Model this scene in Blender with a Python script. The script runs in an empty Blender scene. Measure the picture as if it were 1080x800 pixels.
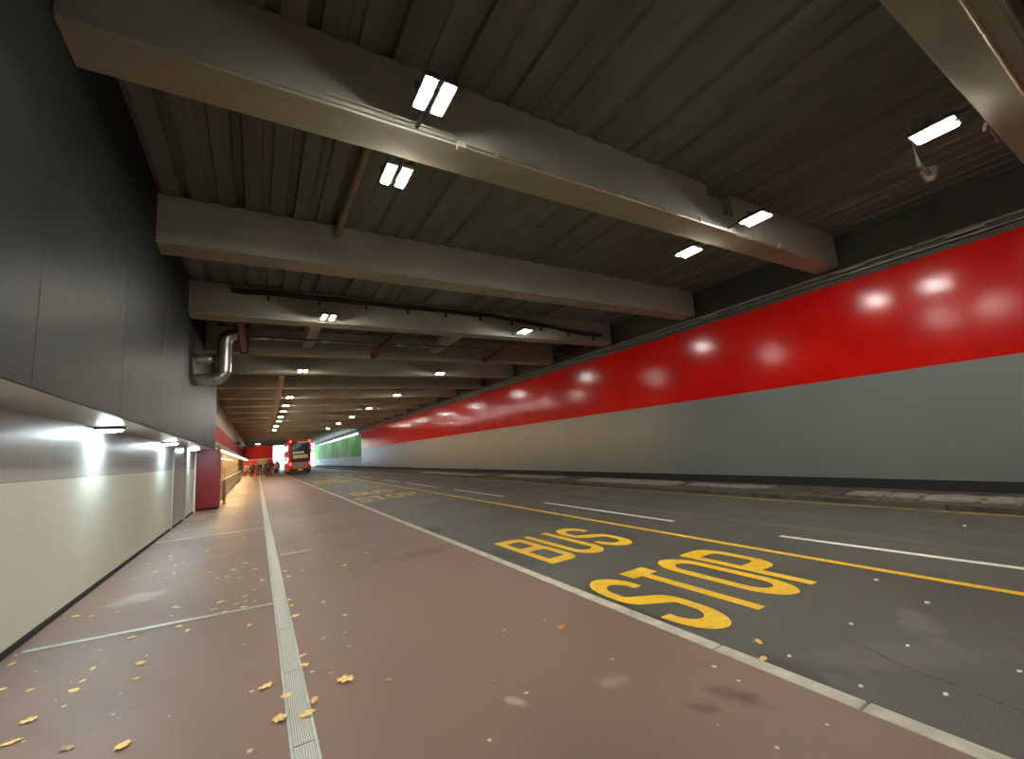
import bpy, bmesh, math, random
from mathutils import Vector, Matrix
random.seed(7)
S = bpy.context.scene
COL = S.collection
PI = math.pi

# ------------------------------------------------------------------ helpers
def box(bm, x0, x1, y0, y1, z0, z1):
    vs = [bm.verts.new((x, y, z)) for x in (x0, x1) for y in (y0, y1) for z in (z0, z1)]
    for f in ((0,1,3,2),(4,6,7,5),(0,4,5,1),(2,3,7,6),(0,2,6,4),(1,5,7,3)):
        bm.faces.new([vs[i] for i in f])
    return vs

def BX(*boxes, bevel=0):
    bm = bmesh.new()
    for b in boxes: box(bm, *b)
    bmesh.ops.recalc_face_normals(bm, faces=bm.faces)
    if bevel:
        bmesh.ops.bevel(bm, geom=list(bm.edges), offset=bevel, segments=2, affect='EDGES', profile=.6)
    return bm

def tube(bm, pts, r, n=10, cap=True):
    """swept tube; r is one radius or one per point"""
    pts = [Vector(p) for p in pts]
    rs = r if isinstance(r, (list, tuple)) else [r]*len(pts)
    rings = []
    up = None
    for i, p in enumerate(pts):
        d = (pts[min(i+1, len(pts)-1)] - pts[max(i-1, 0)]).normalized()
        if up is None:
            a = Vector((0,0,1)) if abs(d.z) < .9 else Vector((1,0,0))
            up = (a - d*a.dot(d)).normalized()
        else:
            up = (up - d*up.dot(d)).normalized()
        s = d.cross(up)
        rings.append([bm.verts.new(p + rs[i]*(math.cos(2*PI*k/n)*up + math.sin(2*PI*k/n)*s)) for k in range(n)])
    for a, b in zip(rings, rings[1:]):
        for k in range(n):
            bm.faces.new((a[k], a[(k+1)%n], b[(k+1)%n], b[k]))
    if cap:
        bm.faces.new(rings[0][::-1]); bm.faces.new(rings[-1])

def lathe(bm, prof, c=(0,0,0), n=24, axis='Z'):
    rings = []
    for r, h in prof:
        ring = []
        for k in range(n):
            a = 2*PI*k/n
            if axis == 'Z': q = (c[0]+r*math.cos(a), c[1]+r*math.sin(a), c[2]+h)
            elif axis == 'X': q = (c[0]+h, c[1]+r*math.cos(a), c[2]+r*math.sin(a))
            else: q = (c[0]+r*math.cos(a), c[1]+h, c[2]+r*math.sin(a))
            ring.append(bm.verts.new(q))
        rings.append(ring)
    for a, b in zip(rings, rings[1:]):
        for k in range(n):
            bm.faces.new((a[k], a[(k+1)%n], b[(k+1)%n], b[k]))
    bm.faces.new(rings[0][::-1]); bm.faces.new(rings[-1])

def prism(bm, poly, z0, z1):
    """poly: xy outline extruded in z"""
    a = [bm.verts.new((x, y, z0)) for x, y in poly]
    b = [bm.verts.new((x, y, z1)) for x, y in poly]
    n = len(poly)
    bm.faces.new(a[::-1]); bm.faces.new(b)
    for i in range(n): bm.faces.new((a[i], a[(i+1)%n], b[(i+1)%n], b[i]))

def obj(name, bm, mat, parent=None, smooth=False, fix=True):
    if fix: bmesh.ops.recalc_face_normals(bm, faces=bm.faces)
    me = bpy.data.meshes.new(name); bm.to_mesh(me); bm.free()
    for m in (mat if isinstance(mat, (list, tuple)) else [mat]): me.materials.append(m)
    if smooth:
        for p in me.polygons: p.use_smooth = True
        try: me.set_sharp_from_angle(angle=math.radians(40))
        except Exception: pass
    o = bpy.data.objects.new(name, me); COL.objects.link(o)
    if parent: o.parent = parent
    return o

def tag(o, label, cat, group=None):
    o['label'] = label; o['category'] = cat
    if group: o['group'] = group
    return o

def thing(name, label, cat, loc=(0,0,0), rz=0, group=None):
    o = bpy.data.objects.new(name, None); COL.objects.link(o)
    o.location = loc; o.rotation_euler = (0,0,rz); o.empty_display_size = .1
    return tag(o, label, cat, group)

def struct(name, bm, mat, parent=None, smooth=False):
    o = obj(name, bm, mat, parent, smooth)
    if parent is None: o['kind'] = 'structure'
    return o

def copy_tree(o, parent=None):
    c = o.copy(); COL.objects.link(c)
    if parent: c.parent = parent
    for ch in list(o.children): copy_tree(ch, c)
    return c

# ------------------------------------------------------------------ materials
def new_mat(name):
    m = bpy.data.materials.new(name); m.use_nodes = True
    nt = m.node_tree; b = nt.nodes['Principled BSDF']
    return m, nt, b

def N(nt, t, **kw):
    n = nt.nodes.new(t)
    for k, v in kw.items(): setattr(n, k, v)
    return n

def mat(name, c, rough=.6, metal=0, c2=None, scale=4, stretch=(1,1,1), bump=0, bscale=None, rvar=0, detail=6, lo=.35, hi=.65, coat=0):
    m, nt, b = new_mat(name)
    b.inputs['Roughness'].default_value = rough
    b.inputs['Metallic'].default_value = metal
    if coat: b.inputs['Coat Weight'].default_value = coat; b.inputs['Coat Roughness'].default_value = .1
    b.inputs['Base Color'].default_value = (*c, 1)
    L = nt.links
    if c2 or bump or rvar:
        geo = N(nt, 'ShaderNodeNewGeometry')
        mp = N(nt, 'ShaderNodeMapping'); mp.inputs['Scale'].default_value = stretch
        L.new(geo.outputs['Position'], mp.inputs['Vector'])
        nz = N(nt, 'ShaderNodeTexNoise'); nz.inputs['Scale'].default_value = scale; nz.inputs['Detail'].default_value = detail
        L.new(mp.outputs[0], nz.inputs['Vector'])
    if c2:
        cr = N(nt, 'ShaderNodeValToRGB')
        cr.color_ramp.elements[0].position = lo; cr.color_ramp.elements[0].color = (*c, 1)
        cr.color_ramp.elements[1].position = hi; cr.color_ramp.elements[1].color = (*c2, 1)
        L.new(nz.outputs['Fac'], cr.inputs[0]); L.new(cr.outputs[0], b.inputs['Base Color'])
    if rvar:
        mr = N(nt, 'ShaderNodeMapRange')
        mr.inputs['From Min'].default_value = .3; mr.inputs['From Max'].default_value = .7
        mr.inputs['To Min'].default_value = rough - rvar; mr.inputs['To Max'].default_value = rough + rvar
        L.new(nz.outputs['Fac'], mr.inputs['Value']); L.new(mr.outputs[0], b.inputs['Roughness'])
    if bump:
        n2 = N(nt, 'ShaderNodeTexNoise'); n2.inputs['Scale'].default_value = bscale or scale*4; n2.inputs['Detail'].default_value = 4
        L.new(mp.outputs[0], n2.inputs['Vector'])
        bp = N(nt, 'ShaderNodeBump'); bp.inputs['Strength'].default_value = bump; bp.inputs['Distance'].default_value = .02
        L.new(n2.outputs['Fac'], bp.inputs['Height']); L.new(bp.outputs[0], b.inputs['Normal'])
    return m

def emit(name, c, s):
    m, nt, b = new_mat(name)
    b.inputs['Base Color'].default_value = (.8,.8,.8,1)
    b.inputs['Emission Color'].default_value = (*c, 1); b.inputs['Emission Strength'].default_value = s
    return m

def spots(nt, base_socket, blobs):
    """mixes stain colours (x, y, rx, ry, rot, colour, strength) over base; ground stains with a shape of their own"""
    L = nt.links
    geo = N(nt, 'ShaderNodeNewGeometry')
    nz = N(nt, 'ShaderNodeTexNoise'); nz.inputs['Scale'].default_value = 7; nz.inputs['Detail'].default_value = 5
    L.new(geo.outputs['Position'], nz.inputs['Vector'])
    cur = base_socket
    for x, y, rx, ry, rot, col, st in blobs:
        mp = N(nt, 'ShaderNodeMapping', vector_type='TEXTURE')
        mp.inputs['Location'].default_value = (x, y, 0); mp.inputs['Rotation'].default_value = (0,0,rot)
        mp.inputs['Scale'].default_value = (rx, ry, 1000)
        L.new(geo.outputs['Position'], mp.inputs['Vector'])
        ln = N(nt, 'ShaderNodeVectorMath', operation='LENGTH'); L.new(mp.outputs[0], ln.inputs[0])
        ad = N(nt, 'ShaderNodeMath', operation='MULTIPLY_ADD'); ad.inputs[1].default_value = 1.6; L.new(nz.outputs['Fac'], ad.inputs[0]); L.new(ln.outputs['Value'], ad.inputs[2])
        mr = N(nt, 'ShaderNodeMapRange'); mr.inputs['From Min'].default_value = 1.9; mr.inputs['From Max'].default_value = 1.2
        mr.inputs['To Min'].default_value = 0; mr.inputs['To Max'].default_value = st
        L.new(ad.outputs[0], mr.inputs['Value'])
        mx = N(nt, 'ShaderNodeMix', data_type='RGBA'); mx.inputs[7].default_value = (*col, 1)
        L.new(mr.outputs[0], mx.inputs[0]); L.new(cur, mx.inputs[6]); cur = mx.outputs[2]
    return cur

def ground_mat(name, c, c2, rough, fine, blobs, gum=None, agg=None, spec=.4):
    m, nt, b = new_mat(name); L = nt.links
    geo = N(nt, 'ShaderNodeNewGeometry')
    nz = N(nt, 'ShaderNodeTexNoise'); nz.inputs['Scale'].default_value = .8; nz.inputs['Detail'].default_value = 8
    L.new(geo.outputs['Position'], nz.inputs['Vector'])
    cr = N(nt, 'ShaderNodeValToRGB')
    cr.color_ramp.elements[0].position = .3; cr.color_ramp.elements[0].color = (*c, 1)
    cr.color_ramp.elements[1].position = .7; cr.color_ramp.elements[1].color = (*c2, 1)
    L.new(nz.outputs['Fac'], cr.inputs[0]); cur = cr.outputs[0]
    nf = N(nt, 'ShaderNodeTexNoise'); nf.inputs['Scale'].default_value = fine; nf.inputs['Detail'].default_value = 3
    L.new(geo.outputs['Position'], nf.inputs['Vector'])
    if agg:
        mr = N(nt, 'ShaderNodeMapRange'); mr.inputs['From Min'].default_value = .3; mr.inputs['From Max'].default_value = .7
        mr.inputs['To Min'].default_value = 1-agg; mr.inputs['To Max'].default_value = 1+agg
        L.new(nf.outputs['Fac'], mr.inputs['Value'])
        mu = N(nt, 'ShaderNodeVectorMath', operation='SCALE'); L.new(cur, mu.inputs[0]); L.new(mr.outputs[0], mu.inputs['Scale']); cur = mu.outputs[0]
    if gum:
        vo = N(nt, 'ShaderNodeTexVoronoi'); vo.inputs['Scale'].default_value = gum; vo.voronoi_dimensions = '2D'
        L.new(geo.outputs['Position'], vo.inputs['Vector'])
        sp = N(nt, 'ShaderNodeSeparateColor'); L.new(vo.outputs['Color'], sp.inputs[0])
        rad = N(nt, 'ShaderNodeMapRange'); rad.inputs['From Min'].default_value = .55; rad.inputs['To Min'].default_value = 0; rad.inputs['To Max'].default_value = .045
        L.new(sp.outputs[0], rad.inputs['Value'])
        lt = N(nt, 'ShaderNodeMath', operation='LESS_THAN'); L.new(vo.outputs['Distance'], lt.inputs[0]); L.new(rad.outputs[0], lt.inputs[1])
        mx = N(nt, 'ShaderNodeMix', data_type='RGBA'); mx.inputs[7].default_value = (.55,.45,.36,1)
        L.new(lt.outputs[0], mx.inputs[0]); L.new(cur, mx.inputs[6]); cur = mx.outputs[2]
    cur = spots(nt, cur, blobs)
    L.new(cur, b.inputs['Base Color'])
    b.inputs['Specular IOR Level'].default_value = spec
    rr = N(nt, 'ShaderNodeMapRange'); rr.inputs['From Min'].default_value = .3; rr.inputs['From Max'].default_value = .7
    rr.inputs['To Min'].default_value = rough-.08; rr.inputs['To Max'].default_value = rough+.08
    L.new(nz.outputs['Fac'], rr.inputs['Value']); L.new(rr.outputs[0], b.inputs['Roughness'])
    bp = N(nt, 'ShaderNodeBump'); bp.inputs['Strength'].default_value = .25; bp.inputs['Distance'].default_value = .006
    L.new(nf.outputs['Fac'], bp.inputs['Height']); L.new(bp.outputs[0], b.inputs['Normal'])
    return m

M = {}
M['paving'] = ground_mat('red_paving', (.165,.102,.074), (.215,.134,.098), .5, 160,
    [(2.5,1.78,.2,.09,1.9,(.085,.05,.036),.8),(2.25,1.84,.12,.06,2.1,(.09,.055,.04),.6),(-1.32,7.6,.3,.34,0,(.42,.36,.3),.5),
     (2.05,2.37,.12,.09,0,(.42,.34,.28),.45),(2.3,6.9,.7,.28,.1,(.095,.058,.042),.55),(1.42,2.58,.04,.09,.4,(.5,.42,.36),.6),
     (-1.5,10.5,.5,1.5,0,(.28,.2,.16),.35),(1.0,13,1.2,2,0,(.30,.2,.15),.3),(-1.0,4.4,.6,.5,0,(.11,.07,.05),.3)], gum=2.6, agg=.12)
M['asphalt'] = ground_mat('asphalt', (.062,.065,.056), (.092,.096,.082), .5, 90,
    [(3.25,9.31,.22,.55,0,(.02,.018,.015),.85),(3.2,1.85,.16,.3,0,(.02,.02,.017),.8),(3.4,5.9,.25,1.0,0,(.035,.035,.03),.6),
     (3.15,3.4,.12,.9,0,(.03,.03,.025),.7),(4.7,1.6,.35,.14,.5,(.2,.19,.16),.5),(4.0,1.45,.8,.25,-.6,(.14,.135,.11),.5),
     (7.6,6,.12,8,0,(.17,.165,.14),.4),(8.6,9,.15,12,0,(.15,.145,.125),.4),(3.7,3.0,.2,.6,0,(.055,.055,.045),.5)], agg=.35, gum=None)
M['crack'] = mat('tar_crack', (.012,.012,.01), .5)
M['footway'] = mat('dirty_footway', (.045,.038,.028), .85, c2=(.10,.085,.065), scale=3, bump=.6, bscale=25)
M['slab'] = mat('pale_slab', (.34,.31,.26), .8, c2=(.22,.195,.16), scale=5, bump=.3, bscale=40)
M['kerb'] = mat('pale_kerb', (.58,.55,.45), .7, c2=(.42,.39,.31), scale=6, bump=.2, bscale=60)
M['yellow'] = mat('yellow_road_paint', (.84,.52,.012), .5, c2=(.70,.40,.008), scale=14, lo=.45, hi=.75, bump=.2, bscale=90)
M['old_yellow'] = mat('faded_yellow_paint', (.52,.32,.04), .7, c2=(.24,.16,.04), scale=5, lo=.45, hi=.7)
M['far_yellow'] = mat('worn_yellow_paint', (.72,.45,.03), .6, c2=(.5,.3,.04), scale=5)
M['white_paint'] = mat('white_road_paint', (.86,.84,.76), .5, c2=(.75,.72,.64), scale=10)
M['worn_white'] = mat('worn_white_paint', (.2,.2,.17), .7, c2=(.10,.10,.085), scale=9, lo=.4, hi=.6)
M['concrete'] = mat('beam_concrete', (.40,.41,.345), .85, c2=(.50,.51,.43), scale=1.6, stretch=(.5,1,1), bump=.25, bscale=12)
M['soffit'] = mat('warm_soffit_concrete', (.40,.37,.28), .85, c2=(.48,.45,.34), scale=2.4, stretch=(.5,1,1), bump=.2, bscale=14)
M['deck'] = mat('dark_ceiling_deck', (.135,.148,.13), .8, c2=(.19,.205,.18), scale=1.3, stretch=(2,.25,1), bump=.15, bscale=9)
M['fascia'] = mat('dark_gloss_fascia', (.011,.014,.0125), .44, c2=(.018,.022,.020), scale=1.2, stretch=(1,1,2.2), bump=.012, bscale=2.5)
M['fascia'].node_tree.nodes['Principled BSDF'].inputs['Specular IOR Level'].default_value = .12
M['fascia_joint'] = mat('fascia_joint', (.012,.013,.012), .6)
M['beige'] = mat('beige_wall_panel', (.42,.36,.27), .7, c2=(.5,.43,.33), scale=1)
M['red_band'] = mat('red_fascia_band', (.42,.02,.015), .75, c2=(.48,.03,.02), scale=1)
M['white_wall'] = mat('cream_gloss_panel', (.67,.70,.60), .36, c2=(.71,.74,.64), scale=.8, bump=.02, bscale=3)
M['silver_wall'] = mat('silver_gloss_panel', (.38,.40,.38), .38, metal=.15, c2=(.45,.47,.45), scale=5, stretch=(1,8,.5), bump=.03, bscale=6)
M['soffit_white'] = mat('soffit_sheet', (.62,.62,.58), .35, c2=(.68,.68,.64), scale=3)
M['dark_red'] = mat('dark_red_paint', (.24,.012,.016), .35, c2=(.28,.016,.02), scale=1)
M['black'] = mat('black_recess', (.012,.012,.011), .8)
M['dark_grey'] = mat('dark_grey_metal', (.05,.05,.045), .5, metal=.3)
M['red_wall'] = mat('red_gloss_panel', (.54,.006,.0035), .15, c2=(.62,.009,.005), scale=1, bump=.02, bscale=2.0)
M['red_wall'].node_tree.nodes['Principled BSDF'].inputs['Specular IOR Level'].default_value = .27
M['grey_wall'] = mat('grey_gloss_panel', (.165,.185,.178), .29, metal=.2, c2=(.18,.20,.192), scale=.6, bump=.02, bscale=2)
M['ledge'] = mat('dark_olive_ledge', (.05,.05,.036), .6, c2=(.07,.068,.05), scale=3)
M['tray'] = mat('galvanised_pipe', (.34,.32,.25), .45, metal=.5, c2=(.24,.22,.17), scale=4)
M['steel'] = mat('galvanised_steel', (.45,.47,.43), .38, metal=.75, c2=(.36,.38,.35), scale=8, rvar=.08)
M['duct'] = mat('silver_duct', (.62,.61,.56), .3, metal=.85, c2=(.45,.44,.4), scale=6)
M['conduit'] = mat('bright_conduit', (.62,.58,.46), .35, metal=.6)
M['strut'] = mat('red_oxide_steel', (.16,.035,.028), .6, c2=(.11,.03,.025), scale=4)
M['brownpipe'] = mat('brown_pipe', (.26,.2,.13), .6, c2=(.33,.27,.18), scale=3)
M['cable'] = mat('black_cable', (.02,.02,.02), .6)
M['housing'] = mat('lamp_housing', (.06,.06,.055), .6)
M['lamp'] = emit('lamp_glow', (1.0,.95,.84), 400)
M['lamp_near'] = M['lamp']
M['down'] = emit('downlight_glow', (.80,.96,1.0), 230)
M['strip'] = emit('strip_glow', (1.0,.66,.32), 110)
M['strip_white'] = emit('slot_glow', (1.0,.97,.9), 8)
M['interior'] = mat('warm_interior', (.62,.45,.26), .7, c2=(.36,.22,.1), scale=2.2, stretch=(1,2.5,1))
M['leaf_y'] = mat('yellow_leaf', (.85,.60,.24), .6, c2=(.72,.45,.12), scale=30)
M['leaf_o'] = mat('orange_leaf', (.72,.36,.06), .6, c2=(.55,.22,.04), scale=30)
M['leaf_b'] = mat('pale_brown_leaf', (.42,.31,.21), .7, c2=(.3,.2,.13), scale=30)
M['paper'] = mat('white_paper', (.8,.8,.76), .7)
M['bus_red'] = mat('bus_red_paint', (.66,.018,.012), .5)
M['bus_black'] = mat('bus_black', (.012,.012,.015), .3)
M['bus_grey'] = mat('bus_grey', (.34,.31,.29), .4)
M['glass'] = mat('dark_glass', (.02,.045,.07), .08)
M['pane'] = mat('bus_window_glass', (.03,.06,.09), .08)
M['tail'] = emit('tail_light_glow', (1.0,.05,.03), 6)
M['ad_white'] = mat('white_advert', (.75,.8,.85), .4)
M['ad_yellow'] = mat('yellow_advert', (.8,.55,.15), .4)
M['plate'] = mat('yellow_number_plate', (.85,.6,.05), .4)
M['tyre'] = mat('tyre', (.02,.02,.02), .8)
M['green_reflection'] = mat('green_reflection_paint', (.14,.66,.09), .6, c2=(.5,.82,.4), scale=.16, lo=.42, hi=.66)  # reflected outdoor greenery painted into the panel colour
M['pale_daylight'] = mat('pale_blue_daylight_paint', (.58,.74,.88), .5, c2=(.68,.84,.88), scale=.3)  # pale daylight on the lower wall, put into its colour
M['building'] = mat('pale_building', (.7,.72,.72), .7, c2=(.62,.65,.66), scale=.5)
M['leaves'] = mat('tree_leaves', (.05,.16,.03), .7, c2=(.12,.3,.05), scale=3)
M['bark'] = mat('bark', (.09,.06,.04), .9)
M['red_block'] = mat('red_hoarding', (.72,.02,.015), .35)
M['door_grey'] = mat('door_panel', (.42,.41,.36), .35, c2=(.46,.45,.4), scale=2)

# mesh grate
def grate_mat():
    m, nt, b = new_mat('drain_grate'); L = nt.links
    b.inputs['Metallic'].default_value = .6; b.inputs['Roughness'].default_value = .4
    geo = N(nt, 'ShaderNodeNewGeometry')
    sx = N(nt, 'ShaderNodeSeparateXYZ'); L.new(geo.outputs['Position'], sx.inputs[0])
    outs = []
    for ax, per in (('X', .0125), ('Y', .02)):
        d = N(nt, 'ShaderNodeMath', operation='DIVIDE'); d.inputs[1].default_value = per; L.new(sx.outputs[ax], d.inputs[0])
        fr = N(nt, 'ShaderNodeMath', operation='FRACT'); L.new(d.outputs[0], fr.inputs[0])
        gt = N(nt, 'ShaderNodeMath', operation='GREATER_THAN'); gt.inputs[1].default_value = .45; L.new(fr.outputs[0], gt.inputs[0]); outs.append(gt)
    mu = N(nt, 'ShaderNodeMath', operation='MULTIPLY'); L.new(outs[0].outputs[0], mu.inputs[0]); L.new(outs[1].outputs[0], mu.inputs[1])
    mx = N(nt, 'ShaderNodeMix', data_type='RGBA'); mx.inputs[6].default_value = (.46,.48,.42,1); mx.inputs[7].default_value = (.13,.12,.10,1)
    L.new(mu.outputs[0], mx.inputs[0]); L.new(mx.outputs[2], b.inputs['Base Color'])
    return m
M['grate'] = grate_mat()

# ------------------------------------------------------------------ layout constants
XL, XF, XR = -2.0, -1.42, 12.0
YB, YE = -10.0, 112.0
ZW, ZS, ZBB, ZC = -.1, 2.29, 5.2, 6.0
KX = 2.88

# ------------------------------------------------------------------ ground
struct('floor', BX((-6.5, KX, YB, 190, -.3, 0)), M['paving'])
struct('road', BX((KX+.1, 10.2, YB, 190, -.35, ZW)), M['asphalt'])
# far footway with broken surface
bm = bmesh.new(); box(bm, 10.32, XR+.5, YB, 190, -.3, -.015)
random.seed(3)
for i in range(150):
    x = random.uniform(10.45, 11.9); y = random.uniform(0.5, 60); r = random.uniform(.03, .12)
    lathe(bm, [(r, 0), (r*.7, .02), (.01, .03)], (x, y, -.02), 6)
struct('road_verge', bm, M['footway'])
# kerbs
bm = bmesh.new()
y = 1.315 - .9*12
while y < 120:
    box(bm, KX, KX+.115, y+.006, y+.894, -.3, .004); y += .9
bmesh.ops.bevel(bm, geom=[e for e in bm.edges], offset=.006, segments=1, affect='EDGES')
struct('trim_1', bm, M['kerb'])
bm = bmesh.new()
y = YB
while y < 120:
    box(bm, 10.2, 10.32, y+.01, y+.9, -.3, -.01); y += .91
struct('trim_2', bm, M['footway'])
# broken pale slabs on the far footway
def slab(x0, x1, y0, y1, lab, seed):
    random.seed(seed)
    n = 10; pts = []
    for i in range(n): pts.append((x0 + (x1-x0)*i/n, y0 + random.uniform(-.06,.06)))
    for i in range(n): pts.append((x1 + random.uniform(-.08,.08), y0 + (y1-y0)*i/n))
    for i in range(n): pts.append((x1 - (x1-x0)*i/n, y1 + random.uniform(-.06,.06)))
    for i in range(n): pts.append((x0 + random.uniform(-.05,.05), y1 - (y1-y0)*i/n))
    bm = bmesh.new(); prism(bm, pts, -.03, .012)
    tag(obj('paving_slab', bm, M['slab']), lab, 'slab')
slab(10.66, 11.35, 2.0, 2.42, 'pale slab with a dark gap before it on the verge below the grey wall panels, nearest one', 1)
slab(10.62, 11.3, 2.47, 3.2, 'long pale paving slab on the verge between two narrow cracks', 2)
slab(10.7, 11.32, 3.24, 3.75, 'pale paving slab in the row below the grey wall, third along', 5)
slab(10.75, 11.3, 3.8, 4.45, 'pale slab with rounded broken end beside the brown rubble on the verge', 6)
slab(11.0, 11.5, 6.3, 8.6, 'thin pale strip of paving at the wall foot beyond the rubble gap', 8)
slab(10.75, 11.6, 9.0, 13.5, 'wide broken pale slab patch on the verge below the warm reflection', 9)
slab(10.9, 11.6, 15.0, 20.0, 'faint pale slab patch on the verge farther along the tunnel', 10)
slab(10.6, 11.2, 22.0, 32.0, 'most distant pale strip of slabs on the verge', 11)

# drain channel and cross channels
d = thing('drain_channel', 'long galvanised mesh drain channel set in the red paving', 'drain', (0,0,0))
bm = bmesh.new(); y = 1.0
k = 0
while y < 75:
    box(bm, .192, .303, y+.004, y+.996, -.02, .004); y += 1.0
obj('grating', bm, M['grate'], d)
obj('rim', BX((.176,.190,1,75,-.02,.006),(.305,.319,1,75,-.02,.006)), M['steel'], d)
for yy, y2, x0, lab in ((6.22, 5.95, -1.9, 'thin steel slot across the red paving nearest the camera, wall to drain'),
                    (12.9, 12.76, -1.95, 'second thin steel slot across the paving, beyond the pale dust patch'),
                    (29.8, 29.6, -1.3, 'faint far steel slot across the paving beyond the dark red pillar')):
    bm = bmesh.new(); prism(bm, [(x0, yy-.045), (.17, y2-.035), (.17, y2+.035), (x0, yy+.045)], -.01, .004)
    tag(obj('channel_strip', bm, M['steel']), lab, 'drain')
tag(obj('metal_strip', BX((.37,.86,8.68,8.90,-.01,.003)), mat('dull_strip', (.30,.27,.22), .5, c2=(.22,.16,.12), scale=8)), 'short dull grey strip in the paving beside the drain channel', 'strip')

# ------------------------------------------------------------------ road markings
def line(name, x0f, ys, w, m, z=ZW, t=.004):
    bm = bmesh.new()
    L_ = [bm.verts.new((x0f(y)-w/2, y, z+t)) for y in ys]; R_ = [bm.verts.new((x0f(y)+w/2, y, z+t)) for y in ys]
    for i in range(len(ys)-1): bm.faces.new((L_[i], R_[i], R_[i+1], L_[i+1]))
    return obj(name, bm, m)
def fx(a, pts):
    def f(y):
        for (y0, v0), (y1, v1) in zip(pts, pts[1:]):
            if y <= y1: return v0 + (v1-v0)*max(0, (y-y0))/(y1-y0)
        return pts[-1][1]
    return f
ylx = fx(0, [(-10, 6.0), (3, 5.97), (10, 6.07), (20, 6.17), (50, 6.6), (60, 6.7), (110, 7)])
ys = [-10 + i*1.5 for i in range(80)]
tag(line('yellow_lane_line', ylx, ys, .1, M['yellow']), 'continuous yellow line bounding the bus bay on the asphalt', 'road line')
wx = fx(0, [(-10, 7.0), (1.4, 6.9), (5, 6.84), (10, 6.95), (17, 7.1), (38, 7.35), (110, 8.2)])
dl = ['nearest long white lane dash on the asphalt, level with the yellow STOP', 'second white lane dash, level with the yellow BUS word', 'third white lane dash along the tunnel road',
      'fourth white lane dash along the tunnel road', 'fifth white lane dash along the tunnel road, quite short', 'sixth white lane dash along the tunnel road, tiny and far']
ds = [(-.6, 3.8), (5.75, 10.2), (12.7, 17.1), (18.9, 24.0), (25.3, 29.7), (32.4, 38.0), (40, 45), (47.5, 52.5), (55, 60)]
for i, (a, b) in enumerate(ds):
    o = line('white_lane_dash', wx, [a+(b-a)*k/4 for k in range(5)], .1, M['white_paint'])
    tag(o, dl[i] if i < 6 else 'very distant white lane dash near the far bus, hardly visible', 'road line', 'white lane dashes' if i < 6 else 'distant white lane dashes')
tag(line('faded_lane_line', lambda y: wx(y)+.32, ys[8:50], .05, M['worn_white']), 'faint worn pale line running just beyond the white dashes', 'road line')
tag(line('kerbside_yellow_line', fx(0, [(-10,10.0),(2,10.08),(6,9.97),(10,10.05),(110,10.1)]), ys, .1, M['old_yellow']), 'dull dirty yellow line along the verge below the grey wall', 'road line')

# elongated road letters: strokes in a unit letter, stretched along the road
def arc(cx, cy, rx, ry, a0, a1, n=10):
    return [(cx+rx*math.cos(math.radians(a0+(a1-a0)*i/n)), cy+ry*math.sin(math.radians(a0+(a1-a0)*i/n))) for i in range(n+1)]
def ribbon(bm, pts, w, sx, sy, ox, oy, z, hs=2.0, closed=False):
    """stroke of width w across, hs*w along the road (as stretched lettering is)"""
    P_ = []
    for p in pts:
        if not P_ or (abs(p[0]-P_[-1][0])+abs(p[1]-P_[-1][1]) > 1e-5): P_.append(p)
    n = len(P_); Lv = []; Rv = []
    for i in range(n):
        if closed: a, b = P_[(i-1) % n], P_[(i+1) % n]
        else: a, b = P_[max(i-1, 0)], P_[min(i+1, n-1)]
        # work in a space where the along-road axis is shrunk
        q = 1/ (sy/sx*1.0)
        k = sy/(sx*hs)
        dx, dy = (b[0]-a[0])*sx, (b[1]-a[1])*sy/hs
        l = math.hypot(dx, dy) or 1
        nx, ny = -dy/l*w/2, dx/l*w/2*hs
        x, y = ox + P_[i][0]*sx, oy + P_[i][1]*sy
        Lv.append(bm.verts.new((x+nx, y+ny, z))); Rv.append(bm.verts.new((x-nx, y-ny, z)))
    m_ = n if closed else n-1
    for i in range(m_):
        j = (i+1) % n
        bm.faces.new((Lv[i], Rv[i], Rv[j], Lv[j]))
GL = {
 'S': [([(1,.74)] + arc(.5,.78,.5,.22,10,180,14)[0:] + arc(.42,.66,.42,.12,180,235,4) + arc(.6,.34,.4,.14,60,0,5)[0:] + arc(.5,.22,.5,.22,0,-180,14) + [(0,.26)], False)],
 'T': [([(0,.925),(1,.925)], False), ([(.5,.92),(.5,0-.0)], False)],
 'O': [(arc(.5,.78,.5,.22,0,180,14) + arc(.5,.22,.5,.22,180,360,14), True)],
 'P': [([(0,-.0),(0,1.0)], False), ([(0,.93)] + arc(.62,.80,.38,.13,90,0,6) + arc(.62,.56,.38,.13,0,-90,6) + [(0,.43)], False)],
 'B': [([(0,0),(0,1.0)], False), ([(0,.93)] + arc(.62,.86,.33,.07,90,0,5) + arc(.62,.60,.33,.07,0,-90,5) + [(0,.53)], False),
       ([(.3,.53)] + arc(.66,.44,.34,.09,90,0,5) + arc(.66,.16,.34,.09,0,-90,5) + [(0,.07)], False)],
 'U': [([(0,1),(0,.24)] + arc(.5,.22,.5,.16,180,360,12) + [(1,.24),(1,1)], False)],
}
def word(text, xs, y0, h, label, m, w=.125):
    t = thing('road_word', label, 'road lettering', (0,0,0))
    for ch, (xa, xb) in zip(text, xs):
        bm = bmesh.new()
        for q, (pts, cl) in enumerate(GL[ch]):
            y_in = {'S': .06, 'O': .06, 'U': 0.0}.get(ch, 0)
            oy, sy = y0 + y_in*h, h*(1-2*y_in)
            if ch == 'U': oy, sy = y0, h
            ribbon(bm, pts, w, (xb-xa)-w, sy, xa+w/2, oy, ZW+.005+.0006*q, hs=2.05, closed=cl)
        obj('letter', bm, m, t, fix=False)
    return t
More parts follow.
